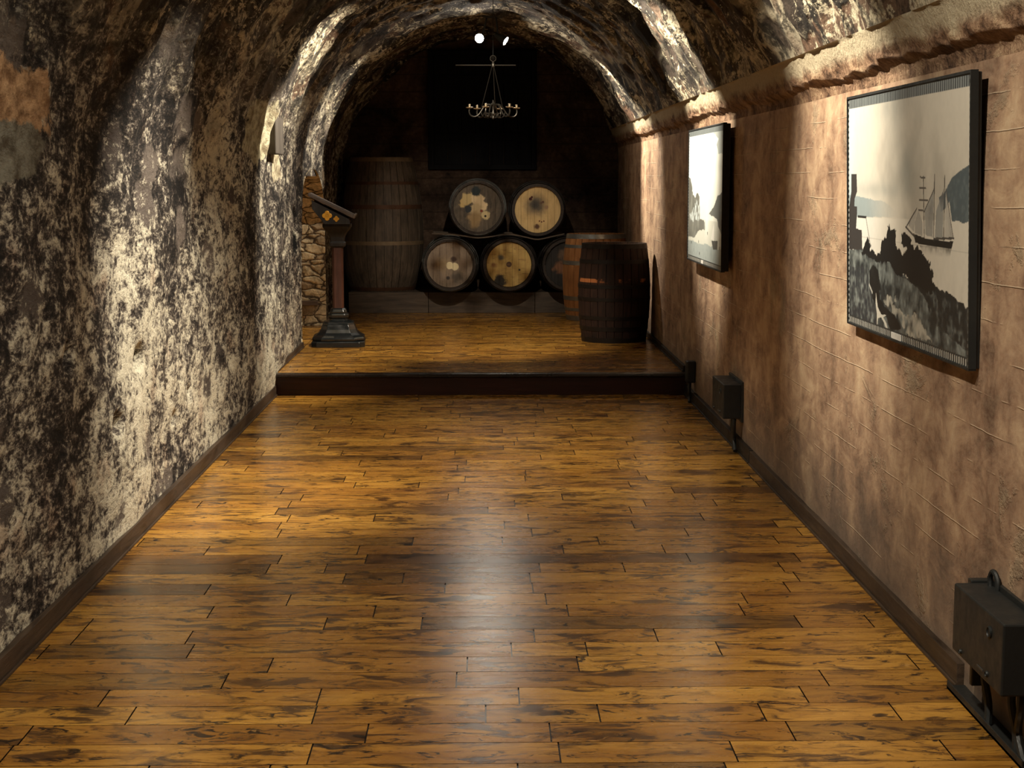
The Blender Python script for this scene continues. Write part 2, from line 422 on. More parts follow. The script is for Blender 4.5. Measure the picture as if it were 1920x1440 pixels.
# ledge of coarse plaster under the vault on the right ------------
lp = np.array([(0., 2.14), (-.002, 2.17), (-.010, 2.19), (-.032, 2.203), (-.050, 2.215), (-.058, 2.24), (-.066, 2.265), (-.076, 2.295), (-.088, 2.33), (-.100, 2.36)])
tt = np.linspace(0, len(lp)-1, 46); li = np.clip(tt.astype(int), 0, len(lp)-2); lf = (tt-li)[:, None]
lpf = lp[li]*(1-lf)+lp[li+1]*lf
Yl, K = np.meshgrid(ys, np.arange(len(lpf)), indexing='ij')
Lx = 1.66 + lpf[K, 0]; Lz = lpf[K, 1]
w1 = fbm(Yl*1.1, Lz*0+4, Lz*0, 3); w2 = fbm(Yl*3.4, Lz*9, Lz*0+2, 4, .6); w3 = fbm(Yl*11, Lz*30, Lz*0+6, 2)
under = sstep(2.15, 2.20, Lz)*sstep(2.31, 2.22, Lz)
Lx = Lx - sstep(2.15, 2.2, Lz)*(.012*w1 + .010*w2) - under*(.024*w2 + .020*w3)
Lz = Lz + under*(.024*w1 + .016*w2 + .010*w3)
Pl = np.stack([Lx, Yl, Lz], -1)
Pl[:, -1, :] = Pv[:, -1, :]; Pl[:, -2, 0] = (Pl[:, -2, 0]+Pv[:, -1, 0])/2
w = NM('pinkish_ledge_plaster', .88, .25); P_ = w.pos(); x_, y_, z_ = w.sep(P_)
n1 = w.noise(P_, 5, 6, .65, .4); n2 = w.noise(P_, 38, 5, .7)
cc = w.ramp(w.ma('ADD', w.ma('MULTIPLY', n1, .6), w.ma('MULTIPLY', n2, .4)), [(.38, (.07, .04, .025)), (.48, (.24, .14, .085)), (.56, (.40, .26, .16)), (.65, (.55, .42, .27))])
cc = w.mix(w.mr(w.ma('ADD', z_, w.ma('MULTIPLY', w.ma('SUBTRACT', n1, .5), .14)), 2.24, 2.30), cc, w.mix(n2, (.40, .33, .23), (.60, .52, .36)))
w.col(cc); w.bump(w.ma('ADD', n1, w.ma('MULTIPLY', n2, .7)), .035, 1.)
grid_mesh('trim_1', Pl, w.m)
# right wall ------------------------------------------------------
zr = np.linspace(-.02, 2.15, 60)
Yr, Zr = np.meshgrid(ys, zr, indexing='ij')
Dr = .010*fbm(Yr*.8, Zr*.8, Zr*0+8, 3) + .004*fbm(Yr*4, Zr*4, Zr*0+1, 3)
Pr = np.stack([1.66 - Dr*sstep(2.14, 2.05, Zr), Yr, Zr], -1)
Pr = Pr[:, ::-1]
grid_mesh('wall_right', Pr, M['right'])
# end wall --------------------------------------------------------
w = NM('dark_brown_end_wall', .9, .2); P_ = w.pos(); x_, y_, z_ = w.sep(P_)  # mottled dark brown with darker course lines
n1 = w.noise(P_, 2.2, 6, .65, .4); n2 = w.noise(P_, 18, 6, .7)
fr = w.ma('ABSOLUTE', w.ma('SUBTRACT', w.ma('FRACT', w.ma('DIVIDE', w.ma('ADD', z_, w.ma('MULTIPLY', n1, .04)), .21)), .5))
cc = w.ramp(w.ma('ADD', w.ma('MULTIPLY', n1, .7), w.ma('MULTIPLY', n2, .35)), [(.38, (.014, .010, .008)), (.55, (.07, .042, .028)), (.7, (.14, .09, .06))])
cc = w.mix(w.mr(fr, .04, .01, 0, .6), cc, (.012, .009, .007))
w.col(cc); w.bump(w.ma('ADD', n1, w.ma('MULTIPLY', n2, .4)), .03, .8); M['end'] = w.m
def end_wall(name, y):
    bm = bmesh.new(); vs = [bm.verts.new((-1.95, y, -.05)), bm.verts.new((1.85, y, -.05)), bm.verts.new((1.85, y, 1.78))]
    for i in range(33):
        a = PI*i/32; vs.append(bm.verts.new((CX + 1.9*math.cos(a), y, CZ + 1.85*math.sin(a))))
    bm.faces.new(vs); o = from_bm(name, bm, M['end']); o['kind'] = 'structure'; return o
end_wall('wall_back', 19.95); end_wall('wall_front', -2.95)
# doorway niche in the left wall ----------------------------------
w = NM('coursed_niche_stone', .9, .25); P_ = w.pos(); x_, y_, z_ = w.sep(P_)
hx = w.ma('ADD', x_, w.ma('MULTIPLY', y_, .9))
wz = w.ma('ADD', z_, w.ma('MULTIPLY', w.noise(P_, 4, 3, .5), .10))
wb = w.noise(P_, 5, 4, .6, color=True)
cv = w.vadd(w.comb(w.ma('MULTIPLY', hx, 5.), w.ma('MULTIPLY', z_, 11.5), 0.), w.map(wb, (1.1, 1.1, 0)))
ed = w.vor(cv, 1, 'DISTANCE_TO_EDGE', rand=.8); rc = w.sep(w.vor(cv, 1, 'F1', 'Color', rand=.8))
n1 = w.noise(P_, 16, 7, .72, .5)
c_ = w.ramp(rc[0], [(0, (.36, .27, .17)), (.4, (.64, .51, .32)), (.75, (.80, .66, .43)), (1, (.50, .38, .24))])
c_ = w.mix(w.mr(ed, .08, .01), c_, (.10, .07, .045))
w.col(w.mix(.85, c_, w.ramp(n1, [(.32, .25), (.5, .95), (.68, 1.5)]), 'MULTIPLY'))
w.bump(w.ma('ADD', w.ma('MULTIPLY', n1, .6), w.ma('MULTIPLY', w.mr(ed, 0, .15), .5)), .025, .9); M['niche'] = w.m
xs = np.linspace(-1.712, -2.7, 34)
ring = [(15.05, z) for z in np.linspace(.1, 1.30, 30)]
yy = np.linspace(15.05, 17.35, 41)
ring += [(y, float(open_top(np.array(y)))) for y in yy]
ring += [(17.35, z) for z in np.linspace(1.30, .1, 30)]
ring = np.array(ring)
Xn, Kn = np.meshgrid(xs, np.arange(len(ring)), indexing='ij')
Yn, Zn = ring[Kn, 0], ring[Kn, 1]
fo = sstep(-1.72, -1.80, Xn)
Nd = fo*(.03*fbm(Xn*5, Yn*5, Zn*9, 3))
Yn = Yn + np.where(Yn < 15.06, Nd, 0) - np.where(Yn > 17.34, Nd, 0)
grid_mesh('wall_niche', np.stack([Xn, Yn, Zn + np.where((ring[Kn, 1] > 1.31), Nd, 0)], -1), M['niche'])
bm = bmesh.new(); bx(bm, -2.75, -2.68, 14.9, 17.5, .0, 2.0)
from_bm('wall_niche_back', bm, M['niche'])['kind'] = 'structure'
o = box('trim_2', (-2.5, -1.80, 17.30, 17.36, .395, .445), M['desk']); o['kind'] = 'structure'

# ------------------------------------------------------------------ plank floors
def planks(name, x0, x1, y0, y1, ztop, w0, phase, seed, dark=(), parent=None):
    rnd = random.Random(seed); V = []; F = []; UV = []; A = []; G = []
    def quad(xa, xb, ya, yb, z, col, gap, ou, ov):
        i = len(V); V.extend([(xa, ya, z), (xb, ya, z), (xb, yb, z), (xa, yb, z)]); F.append((i, i+1, i+2, i+3))
        UV.extend([(xa+ou, ya+ov), (xb+ou, ya+ov), (xb+ou, yb+ov), (xa+ou, yb+ov)]); A.extend([col]*4); G.extend([gap]*4)
    quad(x0, x1, y0, y1, ztop-.004, (.5, 0, 0, 1), 1., 0, 0)
    k0 = math.floor((y0-phase)/w0); k1 = math.ceil((y1-phase)/w0)
    for k in range(k0, k1):
        ya = max(y0, phase+k*w0); yb = min(y1, phase+(k+1)*w0)
        if yb-ya < .01: continue
        x = x0 - rnd.uniform(0, 1.2)
        forced = [d for d in dark if d[0] == k]
        cuts = [x]
        while x < x1:
            x += rnd.choice([rnd.uniform(.35, .8), rnd.uniform(.7, 1.35)]); cuts.append(x)
        for d in forced:
            cuts = sorted([c for c in cuts if c <= d[1]-.25 or c >= d[2]+.25] + [d[1], d[2]])
        for a, b in zip(cuts, cuts[1:]):
            if b <= x0 or a >= x1: continue
            dk = rnd.uniform(.55, .9) if rnd.random() < .07 else (rnd.uniform(.1, .4) if rnd.random() < .2 else 0)
            for d in forced:
                if a >= d[1]-.01 and b <= d[2]+.01: dk = d[3]
            quad(max(a, x0)+.0025, min(b, x1)-.0025, ya+.0018, yb-.0018, ztop, (rnd.random(), dk, rnd.random(), 1), 0., rnd.uniform(0, 40), rnd.uniform(0, 40))
    me = bpy.data.meshes.new(name); me.from_pydata(V, [], F)
    u = me.uv_layers.new(name='UVMap')
    for l in me.loops: u.data[l.index].uv = UV[l.vertex_index]
    ca = me.color_attributes.new('plank', 'FLOAT_COLOR', 'POINT')
    for i, c in enumerate(A): ca.data[i].color = c
    ga = me.attributes.new('gap', 'FLOAT', 'POINT')
    for i, c in enumerate(G): ga.data[i].value = c
    me.materials.append(M['floor']); return link(name, me, parent)
PW = .1815; PH = 4.829
fl = planks('floor', -1.72, 1.67, -2.95, 13.05, 0, PW, PH, 11,
            dark=[(7, -.25, 1.25, .95), (13, -1.75, -.95, .55), (13, -.55, .95, .7), (12, -1.75, -.98, .95), (12, -.72, .25, .6), (5, -1.1, .1, .15), (11, -.62, -.36, .75), (3, -.1, 1.2, .2)])
fl['kind'] = 'structure'
# ------------------------------------------------------------------ stage
stg = thing('stage_platform', 'low raised stage of knotty planks with a dark red-brown riser across the tunnel', 'stage', (0, 12.95, 0))
d = planks('deck', -1.702, 1.648, .03, 6.98, .177, .115, 0, 5, parent=stg)
nf = planks('floor_niche', -2.7, -1.703, 15.0, 17.4, .176, .115, 0, 9); nf['kind'] = 'structure'
box('riser', (-1.70, 1.655, .02, .05, 0, .150), M['riser'], stg, .002)
bm = bmesh.new()
prof = [(.09, .1775), (.0, .1775), (-.012, .174), (-.018, .166), (-.018, .154), (-.012, .147), (.0, .145), (.09, .145)]
va = [bm.verts.new((-1.705, y, z)) for y, z in prof]; vb = [bm.verts.new((1.655, y, z)) for y, z in prof]
for i in range(8): bm.faces.new((va[i], va[(i+1) % 8], vb[(i+1) % 8], vb[i]))
bm.faces.new(va); bm.faces.new(vb[::-1]); from_bm('nosing', bm, M['nose'], stg, smooth=True)

# ------------------------------------------------------------------ skirting boards
def skirt(name, xw, xf, y0, y1, z0, h, mat):
    bm = bmesh.new(); s = 1 if xf > xw else -1
    bx(bm, min(xw, xf), max(xw, xf), y0, y1, z0, z0+h)
    bx(bm, min(xf, xf+s*.008), max(xf, xf+s*.008), y0, y1, z0, z0+.012)
    o = from_bm(name, bm, mat, bevel=.002); o['kind'] = 'structure'; return o
skirt('baseboard_left', -1.78, -1.692, -2.9, 12.96, 0, .085, M['skirt'])
skirt('baseboard_left_stage', -1.78, -1.700, 13.05, 15.05, .177, .05, M['skirt'])
skirt('baseboard_right', 1.69, 1.637, -2.9, 4.55, 0, .08, M['skirt'])
skirt('baseboard_right_middle', 1.69, 1.637, 5.35, 9.72, 0, .085, M['skirt'])
skirt('baseboard_right_far', 1.69, 1.637, 9.74, 12.95, 0, .085, M['skirtdark'])
skirt('baseboard_right_stage', 1.69, 1.637, 13.05, 18.9, .177, .05, M['skirtdark'])

# ------------------------------------------------------------------ loading door in the end wall
dr = thing('loading_door', 'black wooden plank hatch high in the end wall above the casks', 'door', (-.013, 19.93, 1.87))
bm = bmesh.new()
for i in range(7):
    xa = -.60 + i*1.2/7; bx(bm, xa+.003, xa+1.2/7-.003, -.035, 0, .06, 1.38)
M['hatch'] = mat_wood('black_hatch_boards', (.0025, .0025, .003), (.008, .008, .010), rough=.75, spec=.15)
from_bm('board_panel', bm, M['hatch'], dr, bevel=.003)
bm = bmesh.new()
bx(bm, -.665, -.60, -.07, .02, 0, 1.44); bx(bm, .60, .665, -.07, .02, 0, 1.44); bx(bm, -.60, .60, -.07, .02, 1.38, 1.44); bx(bm, -.60, .60, -.07, .02, 0, .06)
from_bm('door_frame', bm, M['hatch'], dr, bevel=.004)
for z in (.35, 1.05):
    box('cross_batten', (-.58, .58, -.055, -.034, z, z+.09), M['hatch'], dr)
# ------------------------------------------------------------------ barrels
def mat_staves(name, dark, light, rough=.65):
    w = NM(name, rough, .35); P = w.obj(); x, y, z = w.sep(P)
    r = w.rnd(); P = w.vadd(P, w.comb(w.ma('MULTIPLY', r, 9.), 0., w.ma('MULTIPLY', r, 5.)))
    g = w.noise(w.map(P, (16, 16, 1.4)), 2.2, 7, .68, .4); b = w.noise(P, 4, 5, .6)
    w.col(w.ramp(w.ma('ADD', w.ma('MULTIPLY', g, .7), w.ma('MULTIPLY', b, .35)), [(.36, dark), (.66, light)]))
    w.bump(g, .004, .8); return w.m
def barrel_r(t, re, rb, mid=.5):
    """t 0..1 along the height"""
    u = (t-mid)/(mid if t < mid else 1-mid); return rb - (rb-re)*abs(u)**2.0
def barrel_body(name, H, re, rb, mat, parent, n=26, mid=.5, re2=None):
    bm = bmesh.new(); L = 18
    re2 = re2 or re
    for s in range(n):
        a0, a1 = 2*PI*s/n + .010, 2*PI*(s+1)/n - .010; jit = random.uniform(-.002, .002)
        rows = []
        for k in range(L+1):
            t = k/L; e = re if t < mid else re2; rr = barrel_r(t, e, rb, mid) + jit
            row = []
            for j in range(3):
                a = a0 + (a1-a0)*j/2; row.append(bm.verts.new((rr*math.cos(a), rr*math.sin(a), H*t)))
            for j in (2, 0):
                a = a0 + (a1-a0)*j/2; row.append(bm.verts.new(((rr-.028)*math.cos(a), (rr-.028)*math.sin(a), H*t)))
            rows.append(row)
        for a, b in zip(rows, rows[1:]):
            for j in range(5): bm.faces.new((a[j], a[(j+1) % 5], b[(j+1) % 5], b[j]))
        bm.faces.new(rows[0][::-1]); bm.faces.new(rows[-1])
    # dark inner shell so that no light shows between the staves
    lathe(bm, [(barrel_r(k/L, re if k/L < mid else re2, rb, mid)-.012, H*k/L*.96+.02*H) for k in range(L+1)], 32, (False, False))
    return from_bm(name, bm, mat, parent, smooth=True)
def hoop(parent, H, re, rb, z, wd, mat, mid=.5, re2=None):
    bm = bmesh.new(); re2 = re2 or re
    R = lambda zz: barrel_r(min(max(zz/H, 0), 1), re if zz/H < mid else re2, rb, mid)
    z0, z1 = z-wd/2, z+wd/2
    lathe(bm, [(R(z0)-.003, z0), (R(z0)+.0035, z0), (R(z1)+.0035, z1), (R(z1)-.003, z1)], 48, (False, False))
    return from_bm('hoop', bm, mat, parent, smooth=True)
def head(parent, r, z, mat, up=True, n=7, name='head'):
    """round end of several boards; the boards run along local y"""
    bm = bmesh.new(); th = .02
    for i in range(n):
        xa = -r + 2*r*i/n + .0012; xb = -r + 2*r*(i+1)/n - .0012
        pts = []
        m = 8
        for j in range(m+1):
            x = xa+(xb-xa)*j/m; pts.append((x, math.sqrt(max(r*r-x*x, 0))))
        out = pts + [(x, -y) for x, y in reversed(pts)]
        out = [p for q, p in enumerate(out) if q == 0 or (abs(p[0]-out[q-1][0])+abs(p[1]-out[q-1][1])) > 1e-5]
        lo = [bm.verts.new((x, y, z-th)) for x, y in out]; hi = [bm.verts.new((x, y, z)) for x, y in out]
        bm.faces.new(hi); bm.faces.new(lo[::-1])
        for j in range(len(out)): bm.faces.new((lo[j], lo[(j+1) % len(out)], hi[(j+1) % len(out)], hi[j]))
    bmesh.ops.remove_doubles(bm, verts=bm.verts, dist=1e-6)
    return from_bm(name, bm, mat, parent)
def mat_head(name, base, base2, blobs, streaks=None, seed=0, rough=.7):
    w = NM(name, rough, .3); P = w.obj(); x, y, z = w.sep(P)
    g = w.noise(w.map(P, (18, 2, 1), (seed, 0, 0)), 2.2, 6, .65, .6); b = w.noise(w.map(P, (1, 1, 1), (seed, seed, 0)), 7, 5, .65, .6)
    c = w.ramp(w.ma('ADD', w.ma('MULTIPLY', g, .5), w.ma('MULTIPLY', b, .55)), [(.38, base2), (.62, base)])
    wn = w.noise(w.map(P, (1, 1, 1), (0, seed, 0)), 11, 5, .6); 
    for (bx_, by_, rad, colr, hard, wob) in blobs:
        d = w.vdist(w.comb(x, y, 0.), (bx_, by_, 0)); d = w.ma('ADD', d, w.ma('MULTIPLY', w.ma('SUBTRACT', wn, .5), wob))
        c = w.mix(w.mr(d, rad*(1+hard), rad*(1-hard)), c, colr)
    if streaks:
        s = w.noise(w.map(P, (3, 16, 1), (seed, 2, 0)), 2.3, 4, .6, 1.)
        c = w.mix(w.mr(s, .56, .68, 0, .7), c, streaks)
    w.col(c); w.bump(g, .003, .7); return w.m
DKO = mat_staves('blackened_oak', (.008, .006, .005), (.045, .03, .022))
M['dkhoop'] = mat_plain('blackened_hoop', (.022, .018, .016), .5, .6)
M['rusthoop'] = mat_plain('rusty_hoop', (.10, .045, .022), .7, .4)
M['galv'] = mat_plain('galvanised_hoop', (.30, .33, .34), .38, .75, .5, .4)
M['greyhoop'] = mat_plain('dull_grey_hoop', (.10, .10, .095), .5, .5)

# five casks lying with their heads to the room
CR = (.72, .56, .34); DK = (.03, .027, .024)
hm = [
 mat_head('head_paint_peeled', (.14, .11, .08), (.05, .042, .034),
   [(-.15, .06, .06, (.55, .40, .17), .2, .14), (-.10, .10, .07, (.55, .42, .2), .2, .16), (0, .09, .075, CR, .2, .12), (.05, .02, .06, CR, .2, .12), (-.02, -.02, .08, (.55, .42, .24), .3, .16),
    (-.03, -.12, .08, (.35, .24, .12), .4, .16), (.09, -.08, .05, (.60, .48, .26), .2, .06), (-.11, -.01, .045, (.035, .04, .045), .3, .1), (-.01, .20, .055, (.02, .03, .035), .3, .1), (.045, -.035, .017, (.28, .06, .03), .15, .02), (.09, -.095, .013, (.02, .015, .012), .2, .01)], seed=2),
 mat_head('head_cream', (.66, .47, .22), (.50, .34, .15),
   [(-.02, .055, .105, (.10, .085, .065), .7, .10), (-.03, .055, .04, (.05, .045, .04), .9, .06), (.06, .09, .014, (.12, .06, .04), .4, .02), (.035, .075, .014, (.14, .08, .05), .4, .02), (-.085, .125, .02, (.05, .01, .01), .3, .02), (-.07, .145, .013, (.06, .01, .01), .3, .02), (.10, .03, .02, (.32, .2, .12), .6, .04), (.0, -.19, .03, (.10, .05, .03), .6, .12), (.07, -.13, .008, (.12, .03, .02), .2, .02), (.045, -.14, .008, (.12, .03, .02), .2, .02), (.02, -.13, .008, (.12, .03, .02), .2, .02)], seed=5),
 mat_head('head_greyed', (.34, .26, .19), (.20, .15, .11),
   [(-.05, .0, .06, (.45, .33, .19), 1.2, .25), (0, -.012, .044, (.88, .76, .48), .08, .02), (.058, -.022, .044, (.88, .76, .48), .08, .03), (.045, .06, .032, (.08, .05, .04), .4, .06), (-.02, -.155, .02, (.06, .05, .045), .4, .03), (.1, -.14, .06, (.13, .11, .09), .6, .15)], seed=8),
 mat_head('head_ochre', (.56, .39, .13), (.42, .26, .09),
   [(0, .002, .032, (.09, .05, .03), .08, .004), (-.10, -.19, .07, (.03, .025, .02), .3, .16), (-.09, .08, .03, (.12, .11, .09), .6, .08), (.12, -.06, .012, (.05, .04, .03), .3, .02), (-.17, 0, .03, (.25, .12, .05), .7, .1)], streaks=(.20, .10, .05), seed=11),
 mat_head('head_dark', (.03, .025, .022), (.015, .013, .012),  # near-black head with reddish brown blotches
   [(-.10, -.04, .06, (.20, .09, .045), .5, .22), (-.06, .11, .05, (.13, .08, .05), .6, .2)], seed=14)]
def lying_barrel(x, z, label, hmat, hoopm, rr=.300, headr=.262, yf=18.5, roll=0.):
    t = thing('wooden_barrel', label, 'barrel', (x, yf, z), 0, 'casks lying in the stack')
    H = .90
    b = barrel_body('staves', H, rr-.004, .338, DKO, t)
    # local z of the barrel points away from the room
    Rm = Matrix.Rotation(-PI/2, 4, 'X') @ Matrix.Rotation(roll, 4, 'Z')
    parts = [b]
    for zz, wd in ((.022, .04), (.13, .035), (.27, .035), (.63, .035), (.77, .035), (.878, .04)): parts.append(hoop(t, H, rr-.004, .338, zz, wd, hoopm))
    hd = head(t, headr+.008, .0, hmat, n=7)
    back = head(t, headr+.008, H-.035, DKO, n=7)
    for p in parts + [back]: p.matrix_local = Rm
    # head: local x to the room's right, local y up, facing -y
    hd.matrix_local = Matrix.Translation((0, .045, 0)) @ Matrix.Rotation(PI/2, 4, 'X')
    # chime ring: bevelled inside of the stave ends
    bm = bmesh.new(); lathe(bm, [(rr-.008, .001), (rr-.024, .0005), (headr+.002, .046)], 48, (False, False))
    c = from_bm('chime', bm, DKO, t, smooth=True); c.matrix_local = Rm
    return t
random.seed(3)
lying_barrel(-.072, 1.423, 'dark cask lying in the top row, left one, peeling cream paint and red seal', hm[0], M['greyhoop'], .312, .275)
lying_barrel(.622, 1.40, 'dark cask lying in the top row, right one, cream head with a grey smudge', hm[1], M['dkhoop'], .300, .262)
lying_barrel(-.395, .77, 'cask lying at the left of the bottom row, greyish head with a cream paint spot', hm[2], M['greyhoop'], .300, .262)
lying_barrel(.290, .77, 'cask lying mid bottom row, yellow head with a dark bung hole', hm[3], M['dkhoop'], .300, .255)
lying_barrel(.975, .77, 'dark-headed cask lying at bottom right, half hidden by the orange barrel', hm[4], M['dkhoop'], .300, .262)
# wedges below the bottom row
# upright barrels
def standing_barrel(x, y, label, H, re, rb, smat, hmat, hoopm, hoops, topm):
    t = thing('wooden_barrel', label, 'barrel', (x, y, .178), .3, 'barrels standing on the stage')
    barrel_body('staves', H, re, rb, smat, t)
    for zz, wd in hoops: hoop(t, H, re, rb, zz*H, wd, hoopm)
    head(t, re-.012, H-.03, topm, n=8); head(t, re-.012, .05, smat, n=8, name='bottom_head')
    return t
M['topwood'] = mat_wood('pale_barrel_top', (.30, .24, .17), (.55, .47, .36), axis='y')
OR = mat_staves('orange_oak', (.20, .085, .030), (.46, .22, .085))
w = NM('dark_oak_orange_band', .7, .25); P_ = w.obj(); x_, y_, z_ = w.sep(P_)
g = w.noise(w.map(P_, (16, 16, 1.4)), 2.2, 7, .68, .4); b_ = w.noise(P_, 5, 5, .6)
cc = w.ramp(w.ma('ADD', w.ma('MULTIPLY', g, .7), w.ma('MULTIPLY', b_, .35)), [(.36, (.009, .006, .005)), (.66, (.038, .018, .012))])
band = w.ma('MULTIPLY', w.mr(w.ma('ABSOLUTE', w.ma('SUBTRACT', z_, .602)), .022, .014), w.mr(b_, .47, .55))
w.col(w.mix(band, cc, (.42, .15, .05))); w.bump(g, .004, .8); DB = w.m
standing_barrel(1.275, 15.66, 'dark brown upright barrel nearest on the stage, with a thin orange rubbed band', .955, .312, .352, DB, DB, M['dkhoop'],
                ((.025, .05), (.14, .04), (.25, .035), (.57, .035), (.44, .035), (.82, .04), (.975, .045)), M['topwood'])
standing_barrel(1.262, 18.06, 'upright orange-brown oak barrel with grey metal hoops behind the dark one', .965, .325, .372, OR, OR, M['galv'],
                ((.03, .055), (.13, .035), (.26, .045), (.67, .045), (.86, .035), (.975, .05)), M['topwood'])
# tall tapered vat by the left wall
random.seed(9)
t = thing('tall_vat', 'tall dark upright cask widest below the middle, behind the lectern at the end wall', 'barrel', (-1.225, 19.38, .425))
VAT = mat_staves('grey_brown_vat_oak', (.030, .022, .016), (.14, .10, .068))
barrel_body('staves', 1.585, .385, .50, VAT, t, n=30, mid=.37, re2=.365)
for zz, wd, m in ((.03, .04, 'rusthoop'), (.575, .045, 'topband'), (1.0, .05, 'rusthoop'), (1.28, .035, 'rusthoop'), (1.555, .045, 'topband')):
    if m == 'topband' and m not in M: M['topband'] = mat_plain('tan_hoop', (.20, .135, .075), .6, .2)
    hoop(t, 1.585, .385, .50, zz, wd, M[m], .37, .365)
head(t, .355, 1.56, VAT, n=9)
# low timber platform below casks and vat
t = thing('timber_platform', 'low grey-brown timber plinth under the casks along the end wall', 'platform', (0, 18.91, .178))
M['plinth'] = mat_wood('grey_brown_plinth', (.035, .024, .017), (.12, .085, .058), axis='x', rough=.7)
bm = bmesh.new()
bx(bm, -1.60, -.66, 0, .05, 0, .247); bx(bm, -.655, .60, .003, .05, 0, .245); bx(bm, .605, 1.64, 0, .05, 0, .247)
from_bm('front_board', bm, M['plinth'], t, bevel=.004)
bm = bmesh.new()
for i in range(7): bx(bm, -1.60, 1.64, .052+i*.14, .052+i*.14+.136, .20, .246)
from_bm('top_boards', bm, M['plinth'], t, bevel=.003)
# bent runner boards between the rows
for nm, yb in (('front', 18.60), ('rear', 19.16)):
    pts = smooth_path([(-.60, yb, 1.128), (-.395, yb, 1.119), (-.20, yb, 1.095), (-.07, yb, 1.078), (.08, yb, 1.092), (.29, yb, 1.119), (.48, yb, 1.086), (.622, yb, 1.060), (.78, yb, 1.090), (.93, yb, 1.122)], 6)
    bm = bmesh.new(); lo = []; 
    for p in pts: lo.append([bm.verts.new((p.x, yb+dy, p.z+dz)) for dy, dz in ((-.05, -.007), (.05, -.007), (.05, .007), (-.05, .007))])
    for a, b in zip(lo, lo[1:]):
        for i in range(4): bm.faces.new((a[i], a[(i+1) % 4], b[(i+1) % 4], b[i]))
    bm.faces.new(lo[0][::-1]); bm.faces.new(lo[-1])
    o = from_bm('runner_board', bm, M['plinth'])
    setp(o, 'thin bowed board between the two rows of lying casks, %s one of the pair' % nm, 'board', 'boards between the cask rows')

# ------------------------------------------------------------------ lectern
def cutoct(c=.30):
    k = 1-c; return [(1, -k), (1, k), (k, 1), (-k, 1), (-1, k), (-1, -k), (-k, -1), (k, -1)]
lec = thing('lectern', 'wooden lectern with sloping desk and glossy black foot at the left wall doorway', 'lectern', (-1.388, 15.25, .178), math.radians(3))
bm = bmesh.new(); lathe(bm, [(.252, 0), (.252, .045), (.244, .056)], 8, poly=cutoct(.20)); from_bm('plinth', bm, M['gloss'], lec, bevel=.003)
bm = bmesh.new()
lathe(bm, [(.236, .056), (.244, .062), (.246, .078), (.236, .092), (.205, .108), (.182, .130), (.166, .160), (.156, .190), (.150, .205), (.146, .222), (.130, .232), (.108, .238), (.086, .245), (.084, .258), (.096, .270), (.098, .292), (.092, .305), (.080, .310), (.082, .322), (.072, .345), (.058, .358)], 8, poly=cutoct(.36))
from_bm('foot', bm, M['gloss'], lec, bevel=.002)
bm = bmesh.new(); lathe(bm, [(.053, .35), (.053, 1.02)], 8, poly=cutoct(.35)); from_bm('post', bm, M['post'], lec, bevel=.002)
# bracket that flares to the desk
bm = bmesh.new(); lathe(bm, [(.056, .93), (.075, .945), (.078, .975), (.066, .99), (.072, 1.03), (.095, 1.075), (.125, 1.11), (.135, 1.13), (.135, 1.155)], 8, poly=cutoct(.12)); from_bm('bracket', bm, M['darkwood'], lec, bevel=.002)
# desk box: triangular cheeks, high edge to the wall
lowx, highx, zl, zh = .135, -.245, 1.175, 1.45
bm = bmesh.new()
def prism(bm, pts, y0, y1):
    a = [bm.verts.new((x, y0, z)) for x, z in pts]; b = [bm.verts.new((x, y1, z)) for x, z in pts]; n = len(pts)
    for i in range(n): bm.faces.new((a[i], a[(i+1) % n], b[(i+1) % n], b[i]))
    bm.faces.new(a[::-1]); bm.faces.new(b)
prism(bm, [(-.225, 1.38), (-.225, 1.30), (-.11, 1.155), (.13, 1.155), (.12, 1.20)], -.225, -.205)
from_bm('cheek', bm, M['darkwood'], lec, bevel=.002)
bm = bmesh.new(); prism(bm, [(-.225, 1.38), (-.225, 1.30), (-.11, 1.155), (.13, 1.155), (.12, 1.20)], .205, .225); from_bm('cheek', bm, M['darkwood'], lec, bevel=.002)
bm = bmesh.new(); prism(bm, [(-.215, 1.37), (-.215, 1.31), (-.10, 1.165), (.12, 1.165), (.11, 1.20)], -.205, .205); from_bm('desk_body', bm, M['post'], lec, bevel=.002)
sl = math.atan2(1.205-1.425, .175+.255)
bm = bmesh.new(); prism(bm, [(-.262, 1.418), (-.255, 1.446), (.17, 1.236), (.163, 1.206)], -.255, .255); from_bm('desk_top', bm, M['desk'], lec, bevel=.004)
bm = bmesh.new(); prism(bm, [(.150, 1.222), (.165, 1.252), (.183, 1.243), (.168, 1.205)], -.262, .262); from_bm('book_stop', bm, M['desk'], lec, bevel=.004)
def quatrefoil(cx, cz, r, y):
    bm = bmesh.new()
    for dx, dz in ((r*.55, 0), (-r*.55, 0), (0, r*.55), (0, -r*.55), (0, 0)):
        Mx = Matrix.Translation((cx+dx, y, cz+dz)) @ Matrix.Rotation(PI/2, 4, 'X')
        lathe(bm, [(r*.5, 0), (r*.5, .005), (r*.4, .007)], 16, M=Mx)
    return bm
from_bm('gilt_emblem', quatrefoil(-.085, 1.235, .044, -.2245), M['brass'], lec)
from_bm('gilt_emblem', quatrefoil(.0, 1.205, .026, -.2245), M['brass'], lec)

# ------------------------------------------------------------------ timber block on the left wall
t = thing('timber_block', 'short upright timber block fixed high on the left rock wall', 'block', (-1.66, 12.78, 1.945))
M['oldtimber'] = mat_wood('weathered_timber', (.035, .029, .024), (.095, .08, .066), axis='z', rough=.75)
bm = bmesh.new(); bx(bm, -.13, .055, -.24, .24, 0, .37); from_bm('block', bm, M['oldtimber'], t, bevel=.008)

